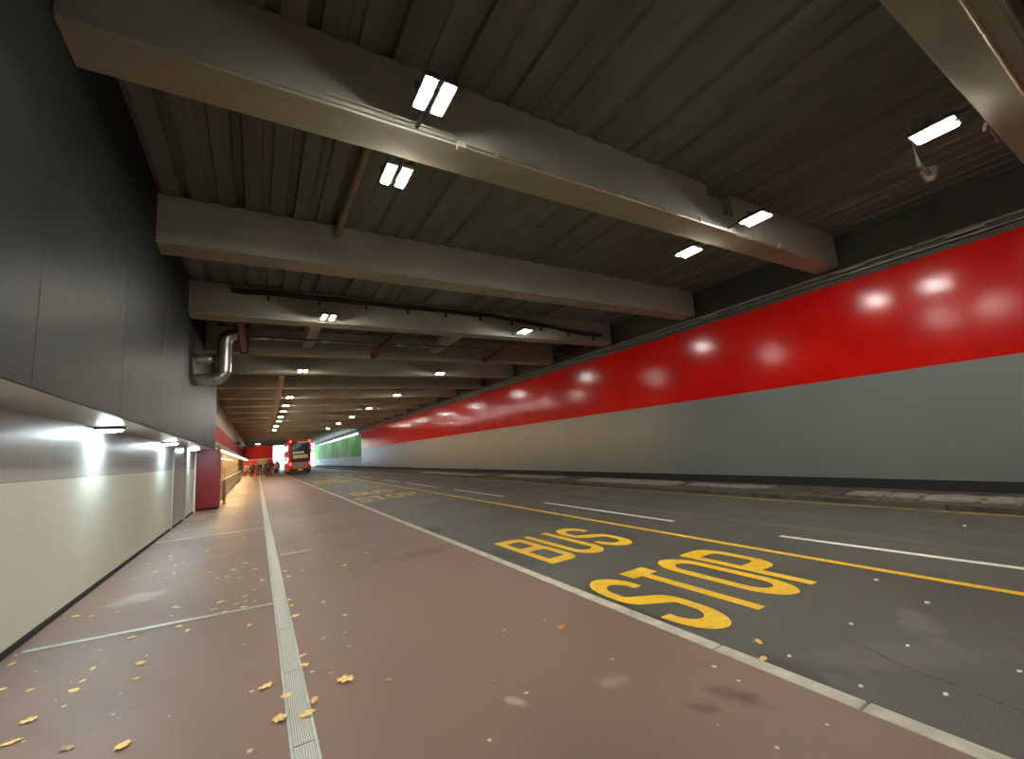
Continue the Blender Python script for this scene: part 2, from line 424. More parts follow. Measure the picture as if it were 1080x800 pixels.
word('STOP', [(3.24,3.76),(3.81,4.34),(4.42,4.93),(5.01,5.55)], 2.53, 1.66, 'large yellow word STOP painted on the asphalt, nearest the camera', M['yellow'])
word('BUS', [(3.56,4.09),(4.17,4.68),(4.76,5.3)], 5.16, 1.76, 'large yellow word BUS painted just beyond the nearest STOP', M['yellow'])
word('STOP', [(3.3,3.82),(3.9,4.45),(4.55,5.08),(5.18,5.72)], 16.9, 1.66, 'second yellow word STOP, smaller in view, farther along the bay', M['far_yellow'])
word('BUS', [(3.65,4.2),(4.26,4.8),(4.86,5.4)], 19.7, 1.76, 'second yellow word BUS, above the second STOP', M['far_yellow'])
word('STOP', [(3.4,3.92),(4.0,4.55),(4.65,5.18),(5.28,5.82)], 32.0, 1.66, 'third yellow word STOP, faint, well before the bus', M['far_yellow'])
word('BUS', [(3.65,4.2),(4.26,4.8),(4.86,5.4)], 35.0, 1.76, 'third yellow word BUS, faintest, closest to the bus', M['far_yellow'])

# tar cracks in the asphalt
for pts, lab in (([(3.95,1.78),(3.83,1.5),(3.77,1.3),(3.78,1.1)], 'dark thin crack in the asphalt by the kerb, its farther piece'),
                 ([(3.75,1.06),(3.7,.9),(3.68,.7),(3.6,.4)], 'dark thin crack in the asphalt nearest the frame corner')):
    bm = bmesh.new(); P_ = []
    for (xa, ya), (xb, yb) in zip(pts, pts[1:]):
        for k in range(6): P_.append((xa+(xb-xa)*k/6+random.uniform(-.008,.008), ya+(yb-ya)*k/6))
    for i in range(len(P_)-1):
        (xa, ya), (xb, yb) = P_[i], P_[i+1]; w = random.uniform(.003,.008)
        bm.faces.new([bm.verts.new(v) for v in ((xa-w,ya,ZW+.003),(xa+w,ya,ZW+.003),(xb+w,yb,ZW+.003),(xb-w,yb,ZW+.003))])
    tag(obj('road_crack', bm, M['crack']), lab, 'crack')

# ------------------------------------------------------------------ ceiling deck (ribbed along the tunnel)
def deck(x0, x1, y0, y1):
    bm = bmesh.new(); prof = []
    per = .375; k = 0; x = -1.72
    while x < x1:
        jd = (.11 if k % 2 else .06) if x < 1.2 else (.055 if k % 2 else .018)
        prof += [(x, ZC), (x+.225, ZC), (x+.245, ZC+jd), (x+.355, ZC+jd)]
        x += per; k += 1
    prof = [(x0, ZC)] + [p for p in prof if x0 < p[0] < x1] + [(x1, ZC)]
    n = len(prof)
    a = [bm.verts.new((x, y0, z)) for x, z in prof]; b = [bm.verts.new((x, y1, z)) for x, z in prof]
    at = [bm.verts.new((x0, y0, ZC+.5)), bm.verts.new((x1, y0, ZC+.5))]; bt = [bm.verts.new((x0, y1, ZC+.5)), bm.verts.new((x1, y1, ZC+.5))]
    for i in range(n-1): bm.faces.new((a[i], a[i+1], b[i+1], b[i]))
    bm.faces.new((at[0], at[1], bt[1], bt[0]))
    bm.faces.new([a[0], b[0], bt[0], at[0]]); bm.faces.new([a[-1], at[1], bt[1], b[-1]])
    bm.faces.new(a[::-1] + [at[0], at[1]]); bm.faces.new(b + [bt[1], bt[0]])
    return bm
struct('ceiling', deck(-3.0, 13.0, YB, 62), M['deck'])
struct('ceiling', deck(-3.0, 10.4, 62, YE), M['deck'])  # stops short: unseen roof gap, widened to let sky light onto the side wall

# ------------------------------------------------------------------ beams
far = [-6.6, -2.8, .97, 4.72, 8.72, 12.5, 16.4, 20.03, 24, 28, 31.8] + [35.8+4*i for i in range(19)]
names = {2: 'nearest concrete ceiling beam, above the top corner of the view', 3: 'big concrete beam carrying the bright conduit along its edge',
         4: 'second full concrete ceiling beam, behind the one with the conduit', 5: 'third concrete ceiling beam, with red steel struts behind it',
         6: 'fourth concrete ceiling beam, where the red steel struts end', 7: 'fifth concrete beam, where the brown ceiling duct begins'}
for i, yf in enumerate(far):
    if i < 1: continue
    yn = yf - .55
    x0 = XF+.002 if yf < 20.4 else -1.98
    if i == 3:
        boxes = [(x0, 7.0, yn, yf, ZBB, ZC+.02), (7.0, 7.78, yn+.2, yf, ZBB+.32, ZC+.02), (7.0, 7.78, yn, yf, ZBB, ZBB+.32), (7.78, XR, yn+.03, yf, ZBB, ZC+.02)]
    else:
        boxes = [(x0, XR-.01, yn, yf, ZBB, ZC+.02)]
    bm = bmesh.new()
    for b in boxes: box(bm, *b)
    bmesh.ops.recalc_face_normals(bm, faces=bm.faces)
    ed = [e for e in bm.edges if all(abs(v.co.z-ZBB) < .01 for v in e.verts) and abs(e.verts[0].co.x-e.verts[1].co.x) > .5]
    bmesh.ops.bevel(bm, geom=ed, offset=.03, segments=2, affect='EDGES')
    for f in bm.faces:
        if f.normal.z < -.9 and f.calc_center_median().z < ZBB+.02: f.material_index = 1
    o = obj('ceiling_beam', bm, [M['concrete'], M['soffit']])
    tag(o, names.get(i, 'one of the repeated beams receding over the far tunnel, seen edge on' if i > 7 else 'concrete ceiling beam behind the viewpoint'), 'beam',
        'far ceiling beams' if i > 7 else None if i in names else 'beams behind the viewpoint')

# ------------------------------------------------------------------ outer wall with red and grey panels
w = struct('wall_right', BX((XR+.32, XR+.7, YB, 62, -.3, ZC+.5), (XR+.05, XR+.7, 62, 115, -.3, 4.58), (XR+.05, XR+.3, 62, 115, 4.86, ZC+.5), (XR+.02, XR+.33, YB, 62, -.3, 4.85)), M['ledge'])
obj('grey_panel', BX((XR, XR+.03, YB, 60, .2, 2.53)), M['grey_wall'], w)
obj('red_panel', BX((XR-.004, XR+.03, YB, 60, 2.53, 4.81)), M['red_wall'], w)
obj('ledge_panel', BX((XR+.003, XR+.33, YB, 62, 4.812, 5.1), (XR+.2, XR+.21, YB, 62, 5.1, 5.11)), M['ledge'], w)
obj('upper_panel', BX((XR+.2, XR+.33, YB, 62, 5.11, ZC)), M['ledge'], w)
obj('painted_reflection_panel', BX((XR, XR+.06, 60, 112, 1.5, 4.56)), M['green_reflection'], w)
obj('painted_daylight_panel', BX((XR, XR+.06, 60, 112, .2, 1.5)), M['pale_daylight'], w)
struct('baseboard_right', BX((XR+.008, XR+.05, YB, 112, -.1, .2)), M['black'], None)
# service pipes on the ledge
p = thing('ledge_pipe', 'long pale service pipe clipped along the ledge above the red wall', 'pipe', (0,0,0))
bm = bmesh.new(); tube(bm, [(XR-.03, y, 5.09+.012*math.sin(y*.7)) for y in [YB+2*i for i in range(36)]], .028, 8); obj('pipe_run', bm, M['tray'], p, True)
for k in range(44):
    if k == 0: c0 = obj('clip', BX((XR-.06, XR+.0, 0, .03, 5.05, 5.13)), M['dark_grey'], p)
    else: c0 = c0.copy(); COL.objects.link(c0)
    c0.location.y = YB+1.6*k
p = thing('cable_tray', 'dark cable tray running under the ledge pipe on the red wall side', 'cable tray', (0,0,0))
obj('tray_channel', BX((XR-.07, XR+.0, YB, 62, 4.93, 4.945),(XR-.07, XR-.06, YB, 62, 4.93, 4.97)), M['tray'], p)
bm = bmesh.new()
for k in range(3):
    tube(bm, [(XR-.02-.012*k, YB+1.5*i, 4.965+random.uniform(-.004,.012)) for i in range(48)], .011, 6)
obj('cables', bm, M['cable'], p)
for y, lab in ((3.95, 'pale cover plate on the ledge under the end of the conduit beam'), (7.6, 'pale cover plate on the ledge at the second beam end'), (2.05, 'small pale plate on the ledge nearest the view edge')):
    t = thing('cover_plate', lab, 'plate', (XR-.1, y, 5.0))
    obj('plate', BX((-.08,.08,-.28,.28,0,.03), bevel=.006), M['tray'], t)
    for yy in (-.22,.22):
        bm = bmesh.new(); lathe(bm, [(.015,-.01),(.015,.0)], (0,yy,0), 8); obj('bolt', bm, M['steel'], t)
bm = bmesh.new(); tube(bm, [(XR-.03,6.2,5.0),(XR-.03,7.4,4.92),(XR-.02,8.4,4.9),(XR-.03,9.6,4.8),(XR-.02,10.3,4.86),(XR-.03,12.0,4.98)], .012, 6)
tag(obj('loose_cable', bm, M['cable']), 'thin black cable hanging loose over the top edge of the red wall', 'cable')

# ------------------------------------------------------------------ inner side: fascia, soffit, low cream wall
f = struct('wall_left', BX((XF-.025, XF, YB, 20.5, ZS, 7), (XF-.25, XF-.025, YB, 20.5, ZS+.12, 7), (XF-.56, XF-.025, 20.36, 20.5, ZS+.06, 7)), M['fascia'])
obj('joint_line', BX(*[(XF-.001, XF+.0015, y, y+.004, 2.32, 4.4) for y in (2.0, 4.4, 6.75, 9.15, 11.55, 13.95, 16.35, 18.75)]), M['fascia_joint'], f)
obj('edge_trim', BX((XF-.027, XF+.003, YB, 20.5, ZS-.012, ZS+.012)), M['fascia_joint'], f)
obj('soffit_panel', BX((XL-.05, XF-.03, YB, 20.3, ZS, ZS+.05)), M['soffit_white'], f)
lw = struct('wall_left_lower', BX((XL-.25, XL-.012, YB, 21, -.2, ZS+.04)), M['dark_grey'])
lw['kind'] = 'structure'
bm = BX((XL-.02, XL, YB, 15.1, .07, 1.6), (XL-.02, XL, 17.72, 20.3, .07, 1.6)); obj('cream_panel', bm, M['white_wall'], lw)
bm = BX((XL-.02, XL+.001, YB, 15.1, 1.603, ZS), (XL-.02, XL+.001, 17.72, 20.3, 1.603, ZS)); obj('silver_panel', bm, M['silver_wall'], lw)
struct('baseboard_left', BX((XL-.03, XL+.012, YB, 20.3, -.02, .06)), M['black'])
dr = struct('door_1', BX((XL-.05, XL-.01, 15.12, 17.7, .03, ZS-.02)), M['door_grey'])
bm = BX(*[(XL-.012, XL+.01, 15.35, 16.75, 1.66+.055*k, 1.69+.055*k) for k in range(5)]); obj('louvre', bm, M['silver_wall'], dr)
obj('door_frame', BX((XL-.04, XL+.03, 15.1, 15.16, 0, ZS-.01), (XL-.04, XL+.05, 17.3, 17.5, 0, ZS-.01)), M['silver_wall'], dr)
bm = bmesh.new(); tube(bm, [(XL-.005,16.9,1.0),(XL+.05,16.9,1.0),(XL+.05,16.78,1.0)], .012, 8); obj('door_handle', bm, M['steel'], dr)
struct('trim_3', BX((XL-.01, XL+.05, 19.9, 20.02, 0, ZS-.01)), M['white_wall'])

# dark red pillar at the end of the low wall
t = thing('red_pillar', 'square dark red pillar under the end of the dark fascia', 'pillar', (-1.62,20.75,0))
obj('shaft', BX((-.40,.36,-.35,.5,.09,ZS-.005), bevel=.008), M['dark_red'], t)
obj('plinth', BX((-.36,.34,-.33,.48,0,.092)), M['black'], t)

# round bulkhead lights under the soffit
def bulkhead():
    t = thing('bulkhead_light', '', 'light', (0,0,0))
    bm = bmesh.new(); lathe(bm, [(.165,0),(.172,-.012),(.172,-.035),(.155,-.045)], n=32); obj('rim', bm, M['housing'], t, True)
    bm = bmesh.new(); lathe(bm, [(.153,-.03),(.150,-.047),(.12,-.062),(.06,-.072),(.005,-.075)], n=32); obj('diffuser', bm, M['down'], t, True)
    return t
b0 = bulkhead()
bl = [(3.45, 'round bulkhead light under the soffit, above the nearest stretch of cream wall'), (8.35, 'largest visible round bulkhead light glowing under the soffit'),
      (13.44, 'middle round bulkhead light under the soffit, before the louvred door'), (18.1, 'farthest round bulkhead light, beside the dark red pillar'), (-1.4, 'round bulkhead light under the soffit behind the viewpoint')]
for i, (y, lab) in enumerate(bl):
    o = b0 if i == 0 else copy_tree(b0)
    o.location = (-1.85, y, ZS); o['label'] = lab; o['group'] = 'bulkhead lights under the soffit'

# ------------------------------------------------------------------ lit frontage beyond the pillar
f2 = struct('wall_inner', BX((-6.2, -1.98, 20.9, 112, 2.45, 7), (-2.6,-2.0,20.9,112,-.2,.55), (-6.2,-5.9,20.9,112,-.2,2.5), (-6.2,-2.0,20.3,20.9,-.2,7), (-6.2,-2.0,111.8,112.2,-.2,7)), M['beige'])
obj('red_band', BX((-1.99, -1.965, 20.9, 112, 3.0, 3.9)), M['red_band'], f2)
obj('canopy', BX((-2.0, -1.32, 21.1, 79.5, 2.34, 2.46), bevel=.01), M['beige'], f2)
obj('rear_lining', BX((-5.9, -5.88, 20.9, 112, .0, 2.4), (-5.9,-2.62,20.9,112,2.40,2.45)), M['interior'], f2)
t = thing('strip_light', 'long warm strip light along the canopy edge over the lit frontage', 'light', (-1.36, 0, 2.30))
obj('tube', BX((-.03,.03,21.2,79,-.035,.0)), M['strip'], t)
obj('holder', BX((-.035,.035,21.1,79.2,.0,.038)), M['housing'], t)
# glazed windows, one per bay
def shop_window(y, k):
    o = struct('window_%d' % (k+1), BX((-2.05,-1.99,y+.02,y+.09,.55,2.4), (-2.05,-1.99,y+2.91,y+2.98,.55,2.4), (-2.05,-1.99,y+.02,y+2.98,.55,.63), (-2.05,-1.99,y+.02,y+2.98,2.3,2.4), (-2.04,-2.0,y+1.48,y+1.53,.6,2.35)), M['beige'])
    return o
gm, gnt, gb = new_mat('window_glass'); gb.inputs['Transmission Weight'].default_value = 1; gb.inputs['Roughness'].default_value = .02; gb.inputs['IOR'].default_value = 1.3
wm = {}
for k in range(14):
    y = 21.2 + 3.0*k
    o = shop_window(y, k)
    obj('pane', BX((-2.03,-2.022,y+.09,y+2.91,.63,2.3)), gm, o)
# shelves with stock inside: seen as warm uprights through the glass
for k in range(14):
    y = 21.8 + 3.0*k
    t = thing('display_shelf', 'warm lit upright display rack seen behind the frontage glass', 'shelf', (-2.7, y, 0), 0, 'racks behind the frontage glass')
    obj('rack', BX((-.2,.2,0,.05,0,2.1),(-.2,.2,1.6,1.65,0,2.1),*[(-.2,.2,0,1.65,z,z+.04) for z in (.3,.8,1.3,1.8)]), M['interior'], t)
t = thing('interior_light', 'warm ceiling strip lamp inside the glazed frontage', 'light', (-3.2,0,2.38))
obj('tube', BX((-.12,.12,22,64,-.05,0)), emit('interior_glow', (1,.70,.34), 150), t)
# handrail
t = thing('handrail', 'pale handrail on posts in front of the lit frontage', 'railing', (-1.45, 0, 0))
bm = bmesh.new(); tube(bm, [(0,23.2,.95),(0,52,.95)], .03, 8); tube(bm, [(0,23.2,.45),(0,52,.45)], .02, 8); obj('rail', bm, M['steel'], t, True)
for k in range(13):
    bm = bmesh.new(); tube(bm, [(0,23.2+2.4*k,0),(0,23.2+2.4*k,.95)], .03, 8); obj('post', bm, M['steel'], t, True)
t = thing('bollard', 'short brown bollard standing just beyond the dark red pillar', 'bollard', (-1.2, 22.6, 0))
bm = bmesh.new(); lathe(bm, [(.05,0),(.05,.9),(.04,.96),(.01,.98)], n=14); obj('post', bm, M['brownpipe'], t, True)
bm = bmesh.new(); lathe(bm, [(.08,0),(.08,.02),(.055,.03)], n=14); obj('base', bm, M['dark_grey'], t, True)

# camera on the inner wall
t = thing('security_camera', 'small black security camera on the wall above the lit frontage', 'camera', (-1.58, 50, 3.7))
obj('body', BX((-.14,.14,-.3,.2,-.12,.1), bevel=.02), M['bus_black'], t)
bm = bmesh.new(); tube(bm, [(-.38,0,.1),(0,0,.1)], .03, 8); obj('bracket', bm, M['dark_grey'], t)
bm = bmesh.new(); lathe(bm, [(.06,-.33),(.07,-.3)], (0,0,0), 14, 'Y'); obj('lens', bm, M['glass'], t)

# ------------------------------------------------------------------ twin floodlights
def flood():
    t = thing('twin_floodlight', '', 'light')
    for s in (-1, 1):
        x = s*.1
        h = obj('lamp_housing', BX((x-.075, x+.075, -.225, .225, .012, .07), bevel=.008), M['housing'], t)
        obj('lamp_panel', BX((x-.041, x+.041, -.19, .19, -.003, .013)), M['lamp'], h)
    return t
f0 = flood()
A = [(1.52,3.6),(1.52,5.02),(1.53,11.35),(1.55,18.8),(1.55,26.9),(1.56,31.0),(1.58,34.6),(1.6,38.9),(1.62,42.95),(1.6,49.0),(1.6,54.5),(1.55,-3.6)]
B = [(7.46,1.33),(7.46,3.66),(7.48,5.04),(7.4,11.17),(7.44,18.8),(7.5,26.4),(7.4,33.9),(7.42,41.0),(7.42,48.5),(7.42,56.5),(7.45,-3.8)]
la = {0:'twin floodlight before the conduit beam, brightest and nearest over the red paving', 1:'twin floodlight just behind the conduit beam, over the red paving',
      2:'twin floodlight on the beam beside the red struts, over the paving', 3:'fourth twin floodlight of the row over the paving, alone on its beam',
      4:'first twin floodlight of the tight receding row of lamps over the paving'}
lb = {0:'twin floodlight over the road nearest the camera, beside the nearest beam', 1:'twin floodlight in front of the notch in the conduit beam, over the road',
      2:'twin floodlight just behind the conduit beam, over the road', 3:'twin floodlight over the road by the second red strut', 4:'fifth twin floodlight of the row over the road',
      5:'sixth twin floodlight of the row over the road', 6:'seventh twin floodlight of the row over the road', 7:'eighth twin floodlight of the row over the road'}
fl = []
first = True
for row, lab, nm in ((A, la, 'paving'), (B, lb, 'road')):
    for i, (x, y) in enumerate(row):
        o = f0 if first else copy_tree(f0); first = False
        o.location = (x, y, 5.15)
        fl.append((o, y))
        if y < 0: o['label'] = 'twin floodlight of the %s row behind the viewpoint' % nm; o['group'] = 'floodlights behind, %s row' % nm
        else:
            o['label'] = lab.get(i, 'small distant twin floodlight in the receding row over the %s' % nm)
            o['group'] = 'twin floodlights' if i in lab else 'distant floodlights over the %s' % nm

for o, y in fl:
    best = min([(abs(q-y), q) for yf in far for q in (yf, yf-.55)])[1] - y
    obj('bracket', BX((-.2,.2,-.03,.03,.07,.1), (-.02,.02,min(0, best),max(0, best),.075,.105)), M['housing'], o)
# ------------------------------------------------------------------ services under the ceiling
t = thing('conduit', 'bright thin conduit clipped along the near edge of the big beam', 'conduit', (0,0,0))
yc, zc = 4.14, 5.22
bm = bmesh.new()
tube(bm, [(.55,yc,zc+.06),(1.2,yc,zc+.055),(1.95,yc,zc+.055),(2.02,yc,zc-.0),(2.08,yc,zc-.045),(2.2,yc+.02,zc-.05),(4,yc+.02,zc-.04),(7.0,yc+.02,zc-.035),(9.2,yc+.02,zc-.035)], .014, 8)
tube(bm, [(2.1,yc+.005,zc-.01),(4,yc+.005,zc-.012),(9.2,yc+.005,zc-.012)], .008, 6)
obj('tube', bm, M['conduit'], t, True)
for x in (2.55,3.6,4.65,5.7,6.6,7.6,8.3): obj('clip', BX((x-.015, x+.015, yc-.012, yc+.03, zc-.06, zc+.03)), M['conduit'], t)
obj('junction_box', BX((2.0,2.1,yc-.05,yc+.03,zc-.11,zc-.03), bevel=.006), M['conduit'], t)
obj('junction_box', BX((9.15,9.27,yc-.05,yc+.03,zc-.07,zc+.02), bevel=.006), M['conduit'], t)
t = thing('conduit', 'short shiny conduit along the nearest beam at the view corner', 'conduit', (0,0,0))
bm = bmesh.new(); tube(bm, [(5.3,.60,5.185),(9.5,.60,5.185)], .016, 8); obj('tube', bm, M['conduit'], t, True)
for x in (6.0, 8.0): obj('clip', BX((x,x+.03,.58,.62,5.17,5.2)), M['conduit'], t)
t = thing('cable_fitting', 'small pale conduit fittings bending along the edge of the nearest beam', 'fitting', (8.1,.99,5.22))
bm = bmesh.new(); tube(bm, [(-.0,0,.02),(.12,.03,-.0),(.2,0,.02),(.55,0,.0),(.62,.02,-.02)], [.02,.028,.015,.015,.03], 8); obj('pipe', bm, M['tray'], t, True)
# hanging loudspeaker-like fitting right of the near road floodlight
t = thing('hanging_fitting', 'pale jointed fitting hanging beside the nearest road floodlight', 'fitting', (8.45,1.75,5.25))
bm = bmesh.new(); tube(bm, [(0,0,.78),(0,0,.15),(.05,0,.02),(.4,.0,-.0),(.55,.02,.02)], [.014,.014,.035,.03,.03], 8); obj('arm', bm, M['tray'], t, True)
bm = bmesh.new(); lathe(bm, [(.04,0),(.06,.02),(.105,.16),(.11,.2)], (.62,.03,-.08), 14, 'Z'); obj('cone', bm, M['tray'], t, True)
# brown longitudinal pipe
t = thing('ceiling_pipe', 'pale brown pipe running from beam to beam beside the second floodlight', 'pipe', (0,0,0))
bm = bmesh.new(); tube(bm, [(1.28,4.7,5.82),(1.28,8.2,5.82)], .055, 12); obj('pipe_run', bm, M['brownpipe'], t, True)
for y in (5.4,6.5,7.6):
    bm = bmesh.new(); lathe(bm, [(.062,0),(.062,.03)], (1.28,y,5.82), 12, 'Y'); obj('collar', bm, M['tray'], t)
t = thing('ceiling_duct', 'flat brown duct running beneath the far beams beside the lamp row', 'duct', (0,0,0))
bm = bmesh.new()
pts = [(.85,20.0),(1.0,28),(1.1,36),(1.15,44),(1.2,52),(1.22,60)]
for (xa,ya),(xb,yb) in zip(pts, pts[1:]):
    vs = [bm.verts.new(v) for v in ((xa-.1,ya,5.1),(xa+.1,ya,5.1),(xa+.1,ya,5.2),(xa-.1,ya,5.2),(xb-.1,yb,5.1),(xb+.1,yb,5.1),(xb+.1,yb,5.2),(xb-.1,yb,5.2))]
    for q in ((0,1,2,3),(7,6,5,4),(0,4,5,1),(1,5,6,2),(2,6,7,3),(3,7,4,0)): bm.faces.new([vs[i] for i in q])
obj('casing', bm, M['brownpipe'], t)
# silver elbow duct
t = thing('ventilation_duct', 'silver jointed ventilation duct bending up beside the dark fascia', 'duct', (0,0,0))
P_ = []
for k in range(7):
    a = -PI/2 + PI/2*k/6; P_.append((-1.12+.30*math.cos(a), 14.0, 4.25+.30*math.sin(a)))
path = [(XF,14.0,3.95)] + P_ + [(-.82,14.0,4.85)]
for k in range(7):
    a = PI - PI/2*k/6; path.append((-.54+.28*math.cos(a), 14.0, 5.0+.28*math.sin(a)))
path += [(-.52,14.0,5.28)]
bm = bmesh.new(); tube(bm, path, .17, 18); obj('duct_run', bm, M['duct'], t, True)
for i in range(2, len(path)-1, 2):
    bm = bmesh.new(); a = Vector(path[i]); d = (Vector(path[i+1])-Vector(path[i-1])).normalized()*.018; tube(bm, [a-d, a+d], .18, 18)
    obj('seam_ring', bm, M['steel'], t, True)
t = thing('duct_stub', 'round silver duct stub with rounded end beside the bending duct', 'duct', (0,0,0))
bm = bmesh.new()
lathe(bm, [(.13,0),(.13,.22),(.12,.29),(.085,.34),(.03,.365)], (XF,13.9,4.5), 18, 'X'); obj('stub', bm, M['duct'], t, True)
bm = bmesh.new(); lathe(bm, [(.15,0),(.15,.025)], (XF,13.9,4.5), 18, 'X'); obj('flange', bm, M['steel'], t)
t = thing('suspended_pipe', 'pale jointed pipe with fittings hung across the gap by the silver duct', 'pipe', (0,0,0))
bm = bmesh.new(); tube(bm, [(-.2,14.6,5.365),(11.7,14.6,5.365)], .04, 10); obj('pipe_run', bm, M['tray'], t, True)
for x in (.05,.45,1.75,4.2,5.0,7.4,9.6):
    bm = bmesh.new(); tube(bm, [(x,14.6,5.365),(x+.22,14.6,5.365)], .052, 10); obj('fitting', bm, M['duct'], t, True)
for x in (.9,3.0,6.9,9.0,11.2):
    bm = bmesh.new(); tube(bm, [(x,14.6,5.37),(x,14.6,6.0)], .01, 6); obj('hanger', bm, M['steel'], t)
# red steel struts between beams
for x, lab in ((-.4,'red oxide steel strut between beams beside the silver duct'), (3.68,'red oxide steel strut spanning the beams over the paving edge'), (8.33,'red oxide steel strut spanning the beams over the road')):
    t = thing('steel_strut', lab, 'strut', (x,0,5.24))
    obj('member', BX((-.07,.07,12.5,15.85,-.07,-.055),(-.07,.07,12.5,15.85,.055,.07),(-.008,.008,12.5,15.85,-.06,.06)), M['strut'], t)
    obj('end_plate', BX((-.11,.11,15.83,15.85,-.12,.1),(-.11,.11,12.5,12.52,-.04,.1)), M['strut'], t)
for x, lab in ((1.45,'short pale concrete tie behind the third beam near the paving lamps'), (6.0,'short pale concrete tie behind the third beam over the road')):
    tag(obj('concrete_tie', BX((x-.15,x+.15,12.5,15.85,5.42,5.75), bevel=.01), M['concrete']), lab, 'beam')
# black drape of cables on third beam
t = thing('cable_bundle', 'black cable bundle strung along the third beam and sagging by the red wall', 'cable', (0,0,0))
xs = [-.6+.4*i for i in range(31)]
def zz(x): return 5.80 + .01*math.sin(x*5) - (0 if x < 6.5 else .36*min(1,(x-6.5)/4.0)**1.2)
for k in range(3):
    bm = bmesh.new(); tube(bm, [(x,11.90-.03*k,zz(x)+.03*k+.01*math.sin(3*x+k)) for x in xs], .028, 6); obj('cable', bm, M['cable'], t, True)
for x in xs[2::3]: obj('hook', BX((x-.02, x+.02, 11.86, 11.949, zz(x)-.16, zz(x)+.09)), M['dark_grey'], t)

# ------------------------------------------------------------------ leaves
def leaf_bm(r, kind, seed):
    random.seed(seed)
    bm = bmesh.new(); pts = []
    if kind == 3:   # five lobed maple leaf
        prof = [(0,-.35),(.16,-.38),(.42,-.48),(.38,-.26),(.62,-.2),(.95,.02),(.68,.1),(.74,.36),(.42,.28),(.3,.42),(.34,.66),(.16,.62),(0,1.0)]
        pts = prof + [(-x, y) for x, y in prof[-2:0:-1]]
    else:
        n = 14; e = random.uniform(.45,.8)
        for i in range(n):
            a = 2*PI*i/n; q = 1 + (.28 if i % 2 else -.12)*random.uniform(.5,1.2)
            pts.append((math.cos(a)*q, math.sin(a)*q*e))
    c = bm.verts.new((0,0,.18*r))
    vs = [bm.verts.new((x*r, y*r, (.06+.12*abs(math.sin(3*math.atan2(y,x)+seed)))*r*(1.2 if kind != 3 else .8))) for x, y in pts]
    for i in range(len(vs)): bm.faces.new((c, vs[i], vs[(i+1) % len(vs)]))
    tube(bm, [(0,(-.3 if kind == 3 else -.5)*r,.1*r),(.1*r,-1.0*r,.14*r),(.05*r,-1.35*r,.2*r)], .03*r, 4)
    return bm
meshes = {}
for kd, r, mt in ((1,.034,'leaf_y'),(2,.052,'leaf_y'),(0,.034,'leaf_b'),(3,.055,'leaf_o')):
    for v in range(3):
        o = obj('t', leaf_bm(r, kd, 11*v+kd), M[mt], smooth=False); meshes[(kd, v)] = o.data; bpy.data.objects.remove(o)
LV = [(-1.31,4.48,2),(-1.3,4.2,2),(-1.18,4.83,1),(-1.17,4.98,1),(-1.17,5.23,1),(-0.83,5.06,1),(-0.8,4.72,1),(-1.49,5.09,1),(-1.71,5.27,1),(-0.67,3.69,2),(-0.96,3.88,0),(-0.86,4.68,0),(-1.86,5.9,1),(-1.41,5.95,0),(-1.8,7.25,1),(-1.63,7.1,1),(-1.39,7.05,1),(-0.81,6.71,1),(-0.36,6.5,2),(-0.41,6.24,2),(-0.11,6.53,1),(-0.1,6.29,1),(-0.11,6.07,1),(-0.3,6.04,1),(-0.58,5.67,1),(-0.67,5.88,1),(-1.04,5.88,1),(-0.05,5.37,1),(-0.48,7.9,1),(-0.35,7.84,1),(-1.1,8.84,1),(-1.38,9.23,1),(-1.9,9.25,1),(-1.61,8.96,1),(-0.19,6.26,1),(0.4,7.11,1),(0.66,5.55,1),(0.79,4.95,1),(0.36,5.31,2),(0.34,5.95,1),(0.35,5.7,1),(0.34,4.05,1),(0.57,3.59,2),(0.35,3.45,2),(0.29,3.3,2),(0.14,3.37,2),(0.07,3.88,2),(0.19,3.63,1),(0.34,4.24,1),(0.83,3.38,0),(0.53,4.49,0),(0.49,3.77,0),(-1.37,9.2,1),(-1.12,8.83,1),(-1.62,10.14,1),(-1.84,11.45,1),(-1.45,10.25,1),(-1.38,10.62,1),(-1.32,10.24,1),(-1.42,11.87,1),(-1.16,9.5,1),(-0.81,10.48,1),(-0.38,9.82,1),(-0.3,8.27,1),(-0.49,7.91,1),(-0.36,7.85,1),(-0.2,7.61,1),(-0.59,8.38,1),(-0.01,8.02,1),(0.08,7.19,1),(0.32,7.13,1),(0.38,7.47,1),(0.59,7.3,1),(0.46,11.43,1),(-0.22,11.56,1),(0.55,14.55,1),(0.93,10.38,1),(-0.15,8.64,1),(-1.08,9.7,1),(-1.74,17.0,1),(-1.64,17.56,1),(-1.73,16.02,1),(-1.39,15.56,1),(-1.78,15.51,1),(-1.88,18.7,1),(-1.49,17.72,1),(-1.89,14.87,1),(-1.84,14.1,1),(-1.6,14.64,1),(-1.58,16.31,1),(-1.85,16.3,1),(1.57,7.66,1),(1.14,7.09,1),(0.92,10.43,1),(1.16,10.14,1),(2.36,14.59,1),(1.73,17.0,1),(1.84,10.01,1),(0.54,14.6,1),(0.43,11.41,1),(2.28,3.24,3)]
